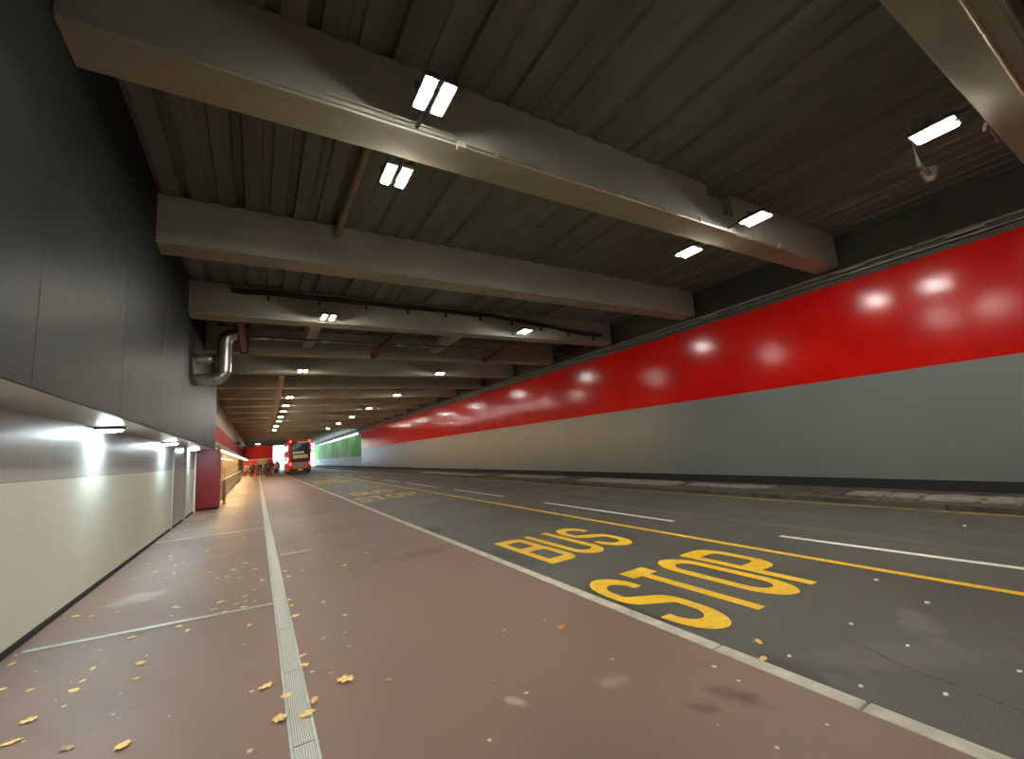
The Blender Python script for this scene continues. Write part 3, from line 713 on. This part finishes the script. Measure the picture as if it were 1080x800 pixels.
uniq = {(2.28,3.24):'orange maple leaf lying alone on the open red paving', (-1.31,4.48):'large tan leaf near the cream wall, farther of a pair', (-1.3,4.2):'large tan leaf at the bottom view corner by the cream wall',
        (-0.67,3.69):'crumpled two-lobed yellow leaf between wall and drain, low in view', (0.57,3.59):'bright yellow leaf on open paving beside the drain channel', (0.35,3.45):'yellow curled leaf at the outer rim of the drain',
        (0.29,3.3):'long yellow leaf lying across the drain rim', (0.14,3.37):'pinkish leaf against the inner rim of the drain', (0.07,3.88):'elongated yellow leaf just inside the drain channel',
        (0.36,5.31):'golden leaf touching the drain channel below the first cross slot', (-0.36,6.5):'yellow leaf just behind the first cross slot, larger of two', (-0.41,6.24):'tan leaf resting near the first cross slot'}
random.seed(21)
seen = []
for i, (x, y, kd) in enumerate(LV):
    if any(abs(x-a)+abs(y-b) < .1 for a, b in seen): continue
    seen.append((x, y))
    o = bpy.data.objects.new('fallen_leaf', meshes[(kd, i % 3)]); COL.objects.link(o)
    sc = random.uniform(.75, 1.25) if kd != 3 else 1
    o.location = (x, y, .006 if .17 < x < .33 else .001); o.rotation_euler = (random.uniform(-.08,.08), random.uniform(-.08,.08), random.uniform(0, 6.28) if kd != 3 else .5); o.scale = (sc, sc, sc)
    if (x, y) in uniq: lab, g = uniq[(x, y)], None
    elif x > .31: lab, g = ('small fallen leaf on the paving outside the drain, near stretch','leaves outside the drain, near') if y < 6.5 else ('tiny fallen leaf on the paving outside the drain, far stretch','leaves outside the drain, far')
    elif y < 5.7: lab, g = 'small leaf between wall and drain before the first cross slot', 'leaves before the first cross slot'
    elif y < 7.5: lab, g = 'small leaf lying around or just behind the first cross slot', 'leaves around the first cross slot'
    elif y < 12.5: lab, g = 'small leaf scattered between the first and second cross slots', 'leaves between the cross slots'
    else: lab, g = 'tiny leaf drifted at the wall foot beyond the second cross slot', 'leaves beyond the second cross slot'
    tag(o, lab, 'leaf', g)
for (x, y), lab in (((3.43,2.2),'orange leaf on the asphalt below the STOP word, farther of two'), ((3.2,2.04),'yellow leaf on the asphalt against the kerb below STOP')):
    o = bpy.data.objects.new('fallen_leaf', meshes[(2, 1)]); COL.objects.link(o); o.location = (x, y, ZW+.002); o.scale = (.8,.8,.8); o.rotation_euler = (0,0,x*3)
    tag(o, lab, 'leaf')
for i, (x, y) in enumerate([(5.57,2.17),(5.19,1.67),(4.15,1.5),(3.6,1.16),(3.38,1.95),(3.33,1.49),(4.27,1.9),(4.24,.97),(8.94,2.26),(9.46,13.95),(6.31,8.89)]):
    random.seed(50+i); bm = bmesh.new()
    prism(bm, [(math.cos(a)*random.uniform(.7,1.1), math.sin(a)*random.uniform(.5,.9)) for a in [k*PI/4 for k in range(8)]], 0, .35)
    r = .018 if i not in (1,0,8,9) else .028
    for v in bm.verts: v.co *= r
    o = obj('paper_scrap', bm, M['paper']); o.location = (x, y, ZW+.001)
    tag(o, ['white scrap on the asphalt nearest the yellow lane line','largest white paper scrap on the asphalt below the lane line'][i] if i < 2 else
        ('small pale scrap on the near asphalt by the kerb' if i < 8 else 'small pale scrap on the asphalt across the white dashes' if i < 10 else 'small pale scrap between the yellow line and the second dash'), 'litter',
        None if i < 2 else 'scraps by the kerb' if i < 8 else 'scraps across the dashes' if i < 10 else None)

# ------------------------------------------------------------------ double decker bus, rear view
t = thing('double_decker_bus', 'red double-decker bus seen from behind at the far kerb', 'bus', (4.66, 60.5, ZW))
W, H, LN = 1.25, 4.35, 11.0
bm = BX((-W, W, 0, LN, .32, H)); bmesh.ops.bevel(bm, geom=[e for e in bm.edges if (e.verts[0].co.z > 1 and e.verts[1].co.z > 1) or abs(e.verts[0].co.z-e.verts[1].co.z) > 1], offset=.16, segments=4, affect='EDGES')
obj('body', bm, M['bus_red'], t, True)
obj('rear_shroud', BX((-1.0,1.02,-.03,.1,1.5,4.15), bevel=.02), M['bus_black'], t)
u = obj('upper_window', BX((-.9,.92,-.045,-.02,2.85,3.85), bevel=.012), M['glass'], t)
obj('advert_strip', BX((-.85,.45,-.055,-.04,2.55,2.82)), M['ad_white'], t)
a = obj('advert_panel', BX((-.82,.86,-.055,-.04,1.95,2.42)), M['ad_yellow'], t)
obj('advert_print', BX((-.7,-.2,-.06,-.054,2.05,2.3),(.0,.18,-.06,-.054,2.02,2.35),(.3,.75,-.06,-.054,2.2,2.34)), M['ad_white'], a)
obj('route_blind', BX((-.3,.95,-.05,-.03,3.9,4.08)), M['ad_white'], t)
obj('engine_cover', BX((-.8,.8,-.03,.05,.75,1.45), bevel=.02), M['bus_grey'], t)
obj('bumper', BX((-1.22,1.22,-.06,.2,.3,.68), bevel=.03), M['bus_black'], t)
obj('number_plate', BX((-.28,.28,-.075,-.055,.48,.66)), M['plate'], t)
for x in (-1.08, 1.08):
    obj('tail_light', BX((x-.1,x+.1,-.04,.03,1.15,1.45), bevel=.01), M['tail'], t)
    obj('marker_light', BX((x-.12,x+.1,-.03,.05,3.98,4.2), bevel=.01), M['tail'], t)
for z, h, nm in ((1.35,.85,'lower_side_window'), (2.95,.8,'upper_side_window')):
    for k in range(6):
        for s in (-1, 1):
            obj(nm, BX((s*(W+.008)-.008, s*(W+.008)+.008, .7+1.65*k, 2.2+1.65*k, z, z+h), bevel=.006), M['pane'], t)
for y in (2.6, 8.6):
    for s in (-1, 1):
        bm = bmesh.new(); lathe(bm, [(.2,-.14),(.44,-.14),(.48,-.1),(.48,.1),(.44,.14),(.2,.14)], (s*(W-.13), y, .48), 24, 'X'); wo = obj('wheel', bm, M['tyre'], t, True)
        bm = bmesh.new(); lathe(bm, [(.05,-.02),(.2,-.02),(.24,.02),(.24,.03)], (s*(W+.02)-.02, y, .48), 20, 'X'); obj('hub', bm, M['bus_grey'], wo, True)
for s in (-1, 1):
    bm = bmesh.new(); tube(bm, [(s*W,LN-.3,2.3),(s*(W+.22),LN-.2,2.3),(s*(W+.22),LN-.2,2.0)], .03, 8); box(bm, s*(W+.22)-.08, s*(W+.22)+.08, LN-.25, LN-.15, 1.7, 2.05); obj('mirror', bm, M['bus_black'], t)

# ------------------------------------------------------------------ red hoarding block at the far end of the paving
t = thing('red_kiosk', 'tall red boxed structure with pale band behind the crowd', 'building', (.3, 80, 0))
obj('shell', BX((-2.2,1.9,0,7,0,4.35), bevel=.03), M['red_block'], t)
obj('sign_band', BX((-1.4,1.8,-.06,0,2.15,2.32)), M['ad_white'], t)
d_ = obj('doorway', BX((-.3,1.1,-.05,.02,0,2.1)), mat('pale_doorway', (.62,.48,.4), .5), t)
obj('door_bar', BX((.36,.42,-.08,-.04,0,2.1)), M['bus_red'], d_)
obj('roof_edge', BX((-2.25,1.95,-.06,7.05,4.3,4.45)), M['dark_red'], t)
t = thing('sign_light', 'small bright lamp over the red boxed structure', 'light', (.1, 79.6, 4.6))
obj('lamp', BX((-.3,.3,-.1,.1,0,.12), bevel=.02), emit('sign_glow', (1,.9,.75), 12), t)
obj('bracket', BX((-.03,.03,-.03,.6,.12,.16)), M['housing'], t)

# ------------------------------------------------------------------ outdoors beyond the tunnel mouth
t = thing('pale_building', 'pale building glimpsed in daylight beyond the tunnel mouth', 'building', (0, 150, 0))
obj('facade', BX((-14,12,0,8,0,14)), M['building'], t)
obj('sign', BX((2.2,7.2,-.2,0,5.2,6.6)), mat('green_sign', (.35,.62,.45), .5), t)
obj('window', BX(*[(-12+4*k,-10+4*k,-.1,0,8,10.5) for k in range(6)]), M['glass'], t)
def tree(x, y, h, lab, seed):
    random.seed(seed)
    t = thing('street_tree', lab, 'tree', (x, y, 0), 0, 'trees beyond the tunnel')
    bm = bmesh.new(); tube(bm, [(0,0,0),(.05,0,h*.3),(0,.1,h*.6)], [.22,.17,.09], 8)
    for k in range(5):
        a = k*1.26; tube(bm, [(0,.05,h*.4+.2*k),(math.cos(a)*h*.16,math.sin(a)*h*.16,h*.62+.1*k)], [.08,.03], 6)
    obj('trunk', bm, M['bark'], t, True)
    bm = bmesh.new()
    for k in range(900):
        a, b_, r = random.uniform(0,2*PI), random.uniform(-1,1), random.uniform(.5,1)**.5
        c = Vector((math.cos(a)*math.sqrt(1-b_*b_)*r*h*.33, math.sin(a)*math.sqrt(1-b_*b_)*r*h*.33, h*.66+b_*r*h*.33))
        u = Vector((random.gauss(0,1),random.gauss(0,1),random.gauss(0,1))).normalized(); v = u.orthogonal().normalized(); s = .28
        bm.faces.new([bm.verts.new(c+q) for q in (u*s, v*s*.6, -u*s, -v*s*.6)])
    obj('foliage', bm, M['leaves'], t, fix=False)
tree(13.5, 124, 9, 'leafy green tree just outside the tunnel mouth on the wall side', 1)
tree(9.5, 134, 8, 'green tree behind the bus beyond the tunnel mouth', 2)
tree(-3.5, 126, 9, 'green tree outside the tunnel mouth behind the red structure', 3)

# ------------------------------------------------------------------ people
def remesh(o, vox):
    m = o.modifiers.new('r', 'REMESH'); m.mode = 'VOXEL'; m.voxel_size = vox; m.use_smooth_shade = True
def seg(bm, a, b, ra, rb, n=10):
    a, b = Vector(a), Vector(b)
    P_ = [a + (b-a)*k/3 for k in range(4)]
    tube(bm, P_, [ra + (rb-ra)*k/3 for k in range(4)], n)
    for c, r in ((a, ra), (b, rb)):
        bmesh.ops.create_icosphere(bm, subdivisions=2, radius=r, matrix=Matrix.Translation(c))
def person(x, y, rz, lab, coat, legs, hair, stride=.0, hgt=1.72, bag=None, skin=None, arm=.1, long=False):
    t = thing('person', lab, 'person', (x, y, 0), rz, None)
    k = hgt/1.75
    hipL, hipR = Vector((-.1,0,.92)), Vector((.1,0,.92))
    feet = {-1: Vector((-.11, stride*.42, .08)), 1: Vector((.11, -stride*.36, .08 if stride < .5 else .12))}
    knees = {-1: Vector((-.105, stride*.26+.02, .5)), 1: Vector((.105, -stride*.05+.04, .49))}
    sh = {s: Vector((s*.19, 0, 1.42)) for s in (-1, 1)}
    el = {s: Vector((s*.25, -s*stride*.14-.02, 1.14)) for s in (-1, 1)}
    ha = {s: Vector((s*.25+s*arm*.1, -s*stride*.26+.07, .87)) for s in (-1, 1)}
    bm = bmesh.new()
    for s, h in ((-1, hipL), (1, hipR)):
        seg(bm, h, knees[s], .082, .056); seg(bm, knees[s], feet[s], .054, .038)
        seg(bm, feet[s]+Vector((0,-.04,-.03)), feet[s]+Vector((0,.14,-.04)), .04, .034)
        seg(bm, sh[s], el[s], .048, .038); seg(bm, el[s], ha[s], .036, .026)
        d = (ha[s]-el[s]).normalized(); f0_ = ha[s]+d*.05
        seg(bm, ha[s], f0_+d*.02, .028, .032)
        for q in range(4):
            o_ = Vector((0, (q-1.5)*.02, 0)); l = (.06,.075,.07,.055)[q]
            seg(bm, f0_+o_+d*.02, f0_+o_*1.2+d*(.02+l*.5), .011, .0105, 6); seg(bm, f0_+o_*1.2+d*(.02+l*.5), f0_+o_*1.2+d*(.02+l)+Vector((-s*.018,0,0)), .0105, .009, 6)
        seg(bm, ha[s]+Vector((0,.02,0)), ha[s]+d*.04+Vector((-s*.01,.052,0)), .013, .01, 6)
    seg(bm, (0,0,.94), (0,0,1.12), .13, .12, 14); seg(bm, (0,0,1.12), (0,.0,1.36), .125, .145, 14)
    seg(bm, (-.12,0,1.40), (.12,0,1.40), .075, .075); seg(bm, (0,0,1.42), (0,.01,1.54), .058, .052)
    bmesh.ops.create_icosphere(bm, subdivisions=3, radius=1, matrix=Matrix.Translation((0,.015,1.645)) @ Matrix.Diagonal((.076,.095,.112,1)))
    bmesh.ops.create_icosphere(bm, subdivisions=2, radius=1, matrix=Matrix.Translation((0,.105,1.635)) @ Matrix.Diagonal((.014,.022,.024,1)))
    bmesh.ops.create_icosphere(bm, subdivisions=2, radius=1, matrix=Matrix.Translation((0,.085,1.585)) @ Matrix.Diagonal((.026,.022,.012,1)))
    for s in (-1, 1): bmesh.ops.create_icosphere(bm, subdivisions=2, radius=1, matrix=Matrix.Translation((s*.078,.01,1.64)) @ Matrix.Diagonal((.014,.022,.032,1)))
    o = obj('body', bm, skin, t); remesh(o, .012)
    o = bm = None
    bm = bmesh.new()
    for s in (-1, 1):
        seg(bm, sh[s]+Vector((-s*.02,0,-.01)), el[s], .068, .056); seg(bm, el[s], ha[s]-(ha[s]-el[s])*.1, .055, .042)
    low = .62 if long else .86
    seg(bm, (0,0,low), (0,0,1.12), .175 if long else .165, .155, 16); seg(bm, (0,0,1.12), (0,-.005,1.36), .158, .165, 16); seg(bm, (-.12,0,1.40), (.12,0,1.40), .095, .095)
    seg(bm, (0,-.01,1.44), (0,-.01,1.49), .075, .07)
    o = obj('coat', bm, coat, t); remesh(o, .02)
    bm = bmesh.new()
    for s, h in ((-1, hipL), (1, hipR)):
        seg(bm, h, knees[s], .1, .072); seg(bm, knees[s], feet[s]+Vector((0,0,.02)), .07, .055)
    seg(bm, (-.06,0,.93), (.06,0,.93), .12, .12)
    o = obj('trousers', bm, legs, t); remesh(o, .02)
    bm = bmesh.new()
    for s in (-1, 1): seg(bm, feet[s]+Vector((0,-.05,-.02)), feet[s]+Vector((0,.16,-.035)), .055, .042)
    o = obj('shoes', bm, M['bus_black'], t); remesh(o, .014)
    bm = bmesh.new()
    bmesh.ops.create_icosphere(bm, subdivisions=3, radius=1, matrix=Matrix.Translation((0,-.012,1.685)) @ Matrix.Diagonal((.088,.100,.092,1)))
    if hair[1]: bmesh.ops.create_icosphere(bm, subdivisions=3, radius=1, matrix=Matrix.Translation((0,-.06,1.57)) @ Matrix.Diagonal((.085,.055,.15,1)))
    o = obj('hair', bm, hair[0], t); remesh(o, .014)
    if bag:
        bm = BX((-.14,.14,-.30,-.16,1.02,1.42), bevel=.04); obj('rucksack', bm, bag, t, True)
    t.scale = (k, k, k)
    return t
def cm(n, c): return mat(n, c, .8)
C = {n: cm('cloth_'+n, c) for n, c in {'black':(.02,.02,.022), 'navy':(.03,.04,.12), 'olive':(.08,.07,.035), 'brown':(.14,.08,.04), 'grey':(.2,.2,.2), 'jeans':(.06,.09,.17), 'pink':(.5,.22,.3), 'blue':(.1,.15,.5), 'tan':(.35,.24,.14), 'white':(.6,.6,.6)}.items()}
HB, HK, HL = cm('hair_brown', (.09,.05,.025)), cm('hair_black', (.02,.016,.014)), cm('hair_blond', (.4,.28,.12))
SK = [mat('skin_light', (.55,.33,.24), .6), mat('skin_tan', (.36,.2,.13), .6)]
PP = [(-1.25,66,0,'person in grey coat at the frontage end of the crowd','grey','black',(HB,0),.6,1.66,None,0,False),
      (-.75,67.5,.2,'person in tan jacket second in the crowd from the frontage','tan','jeans',(HL,1),.5,1.63,None,0,False),
      (-.5,62,0,'person in long black coat with olive rucksack, frontage side','black','black',(HK,0),.7,1.78,'olive',0,True),
      (.05,64.5,3.1,'person in dark olive jacket facing back towards the camera','olive','black',(HK,0),.5,1.74,None,1,False),
      (.35,68,.1,'person in navy jacket near the middle of the crowd','navy','jeans',(HB,0),.4,1.7,None,0,False),
      (.65,70,0,'person in white top near the middle of the crowd','white','navy',(HL,1),.6,1.62,None,0,False),
      (.95,65,3.0,'person in brown jacket walking towards the camera','brown','black',(HB,0),.6,1.74,None,0,False),
      (1.12,58.5,0,'nearest tall person in black coat at the crowd front','black','black',(HK,0),.7,1.84,'brown',1,True),
      (1.45,61,.1,'person in brown coat beside the tallest dark figure','brown','olive',(HB,1),.4,1.68,None,0,True),
      (1.6,68,0,'person in grey jacket behind the brown coat','grey','black',(HK,0),.4,1.72,None,1,False),
      (1.95,70,3.2,'person in black jacket before the bright opening','black','jeans',(HB,0),.6,1.76,None,0,False),
      (2.2,66.5,0,'person in pink jacket beside the bright opening','pink','black',(HL,1),.5,1.63,None,0,False),
      (2.45,70.5,.1,'person in blue jacket silhouetted in the bright opening','blue','black',(HK,0),.7,1.75,'black',1,False),
      (2.65,73,3.1,'person in navy coat closest to the bus','navy','white',(HB,0),.5,1.7,None,0,True)]
for x, y, rz, lab, c, l, h, st, hg, bag, sk, lg in PP:
    o = person(x, y, rz, lab, C[c], C[l], h, st, hg, C[bag] if bag else None, SK[sk], .1, lg)
    o['group'] = 'people walking by the far bus'

# ------------------------------------------------------------------ world
wd = bpy.data.worlds.new('world'); S.world = wd; wd.use_nodes = True
nt = wd.node_tree; bg = nt.nodes['Background']
tc = nt.nodes.new('ShaderNodeTexCoord'); sp = nt.nodes.new('ShaderNodeSeparateXYZ'); cr = nt.nodes.new('ShaderNodeValToRGB')
nt.links.new(tc.outputs['Generated'], sp.inputs[0]); nt.links.new(sp.outputs['Z'], cr.inputs[0])
cr.color_ramp.elements[0].position = 0; cr.color_ramp.elements[0].color = (.85,.92,1,1)
cr.color_ramp.elements[1].position = .6; cr.color_ramp.elements[1].color = (.65,.8,1,1)
nt.links.new(cr.outputs[0], bg.inputs['Color']); bg.inputs['Strength'].default_value = 7
# added unseen end wall, closes off the continuing tunnel to keep sky light out
struct('added_back_wall', BX((-6.5, 13, YB-.4, YB, -.3, 7)), M['deck'])

# ------------------------------------------------------------------ camera
m_ = [[.854870,0,0],[0,0,0],[0,0,0]]
def Rm(a, b, c):
    Ry = Matrix(((math.cos(a),0,math.sin(a)),(0,1,0),(-math.sin(a),0,math.cos(a))))
    Rx = Matrix(((1,0,0),(0,math.cos(b),-math.sin(b)),(0,math.sin(b),math.cos(b))))
    Rz = Matrix(((math.cos(c),-math.sin(c),0),(math.sin(c),math.cos(c),0),(0,0,1)))
    return Rz @ Rx @ Ry
R_ = Rm(-.545511596, -.149930683, -.077477402)
rows = [(R_[0][0], R_[0][2], -R_[0][1]), (-R_[1][0], -R_[1][2], R_[1][1]), (-R_[2][0], -R_[2][2], R_[2][1])]
W2C = Matrix(rows); C2W = W2C.transposed().to_4x4()
cam = bpy.data.cameras.new('camera'); cam.sensor_width = 36; cam.lens = 447.87/1080*36; cam.clip_end = 500; cam.clip_start = .02
co = bpy.data.objects.new('camera', cam); COL.objects.link(co)
co.matrix_world = Matrix.Translation((0,0,1.6)) @ C2W
S.camera = co

S.view_settings.view_transform = 'Standard'; S.view_settings.look = 'None'
S.view_settings.exposure = 0; S.view_settings.gamma = 1; S.view_settings.use_curve_mapping = False
S.cycles.use_denoising = True
S.cycles.max_bounces = 8; S.cycles.diffuse_bounces = 4; S.cycles.glossy_bounces = 4
S.cycles.sample_clamp_indirect = 6
S.cycles.caustics_reflective = False
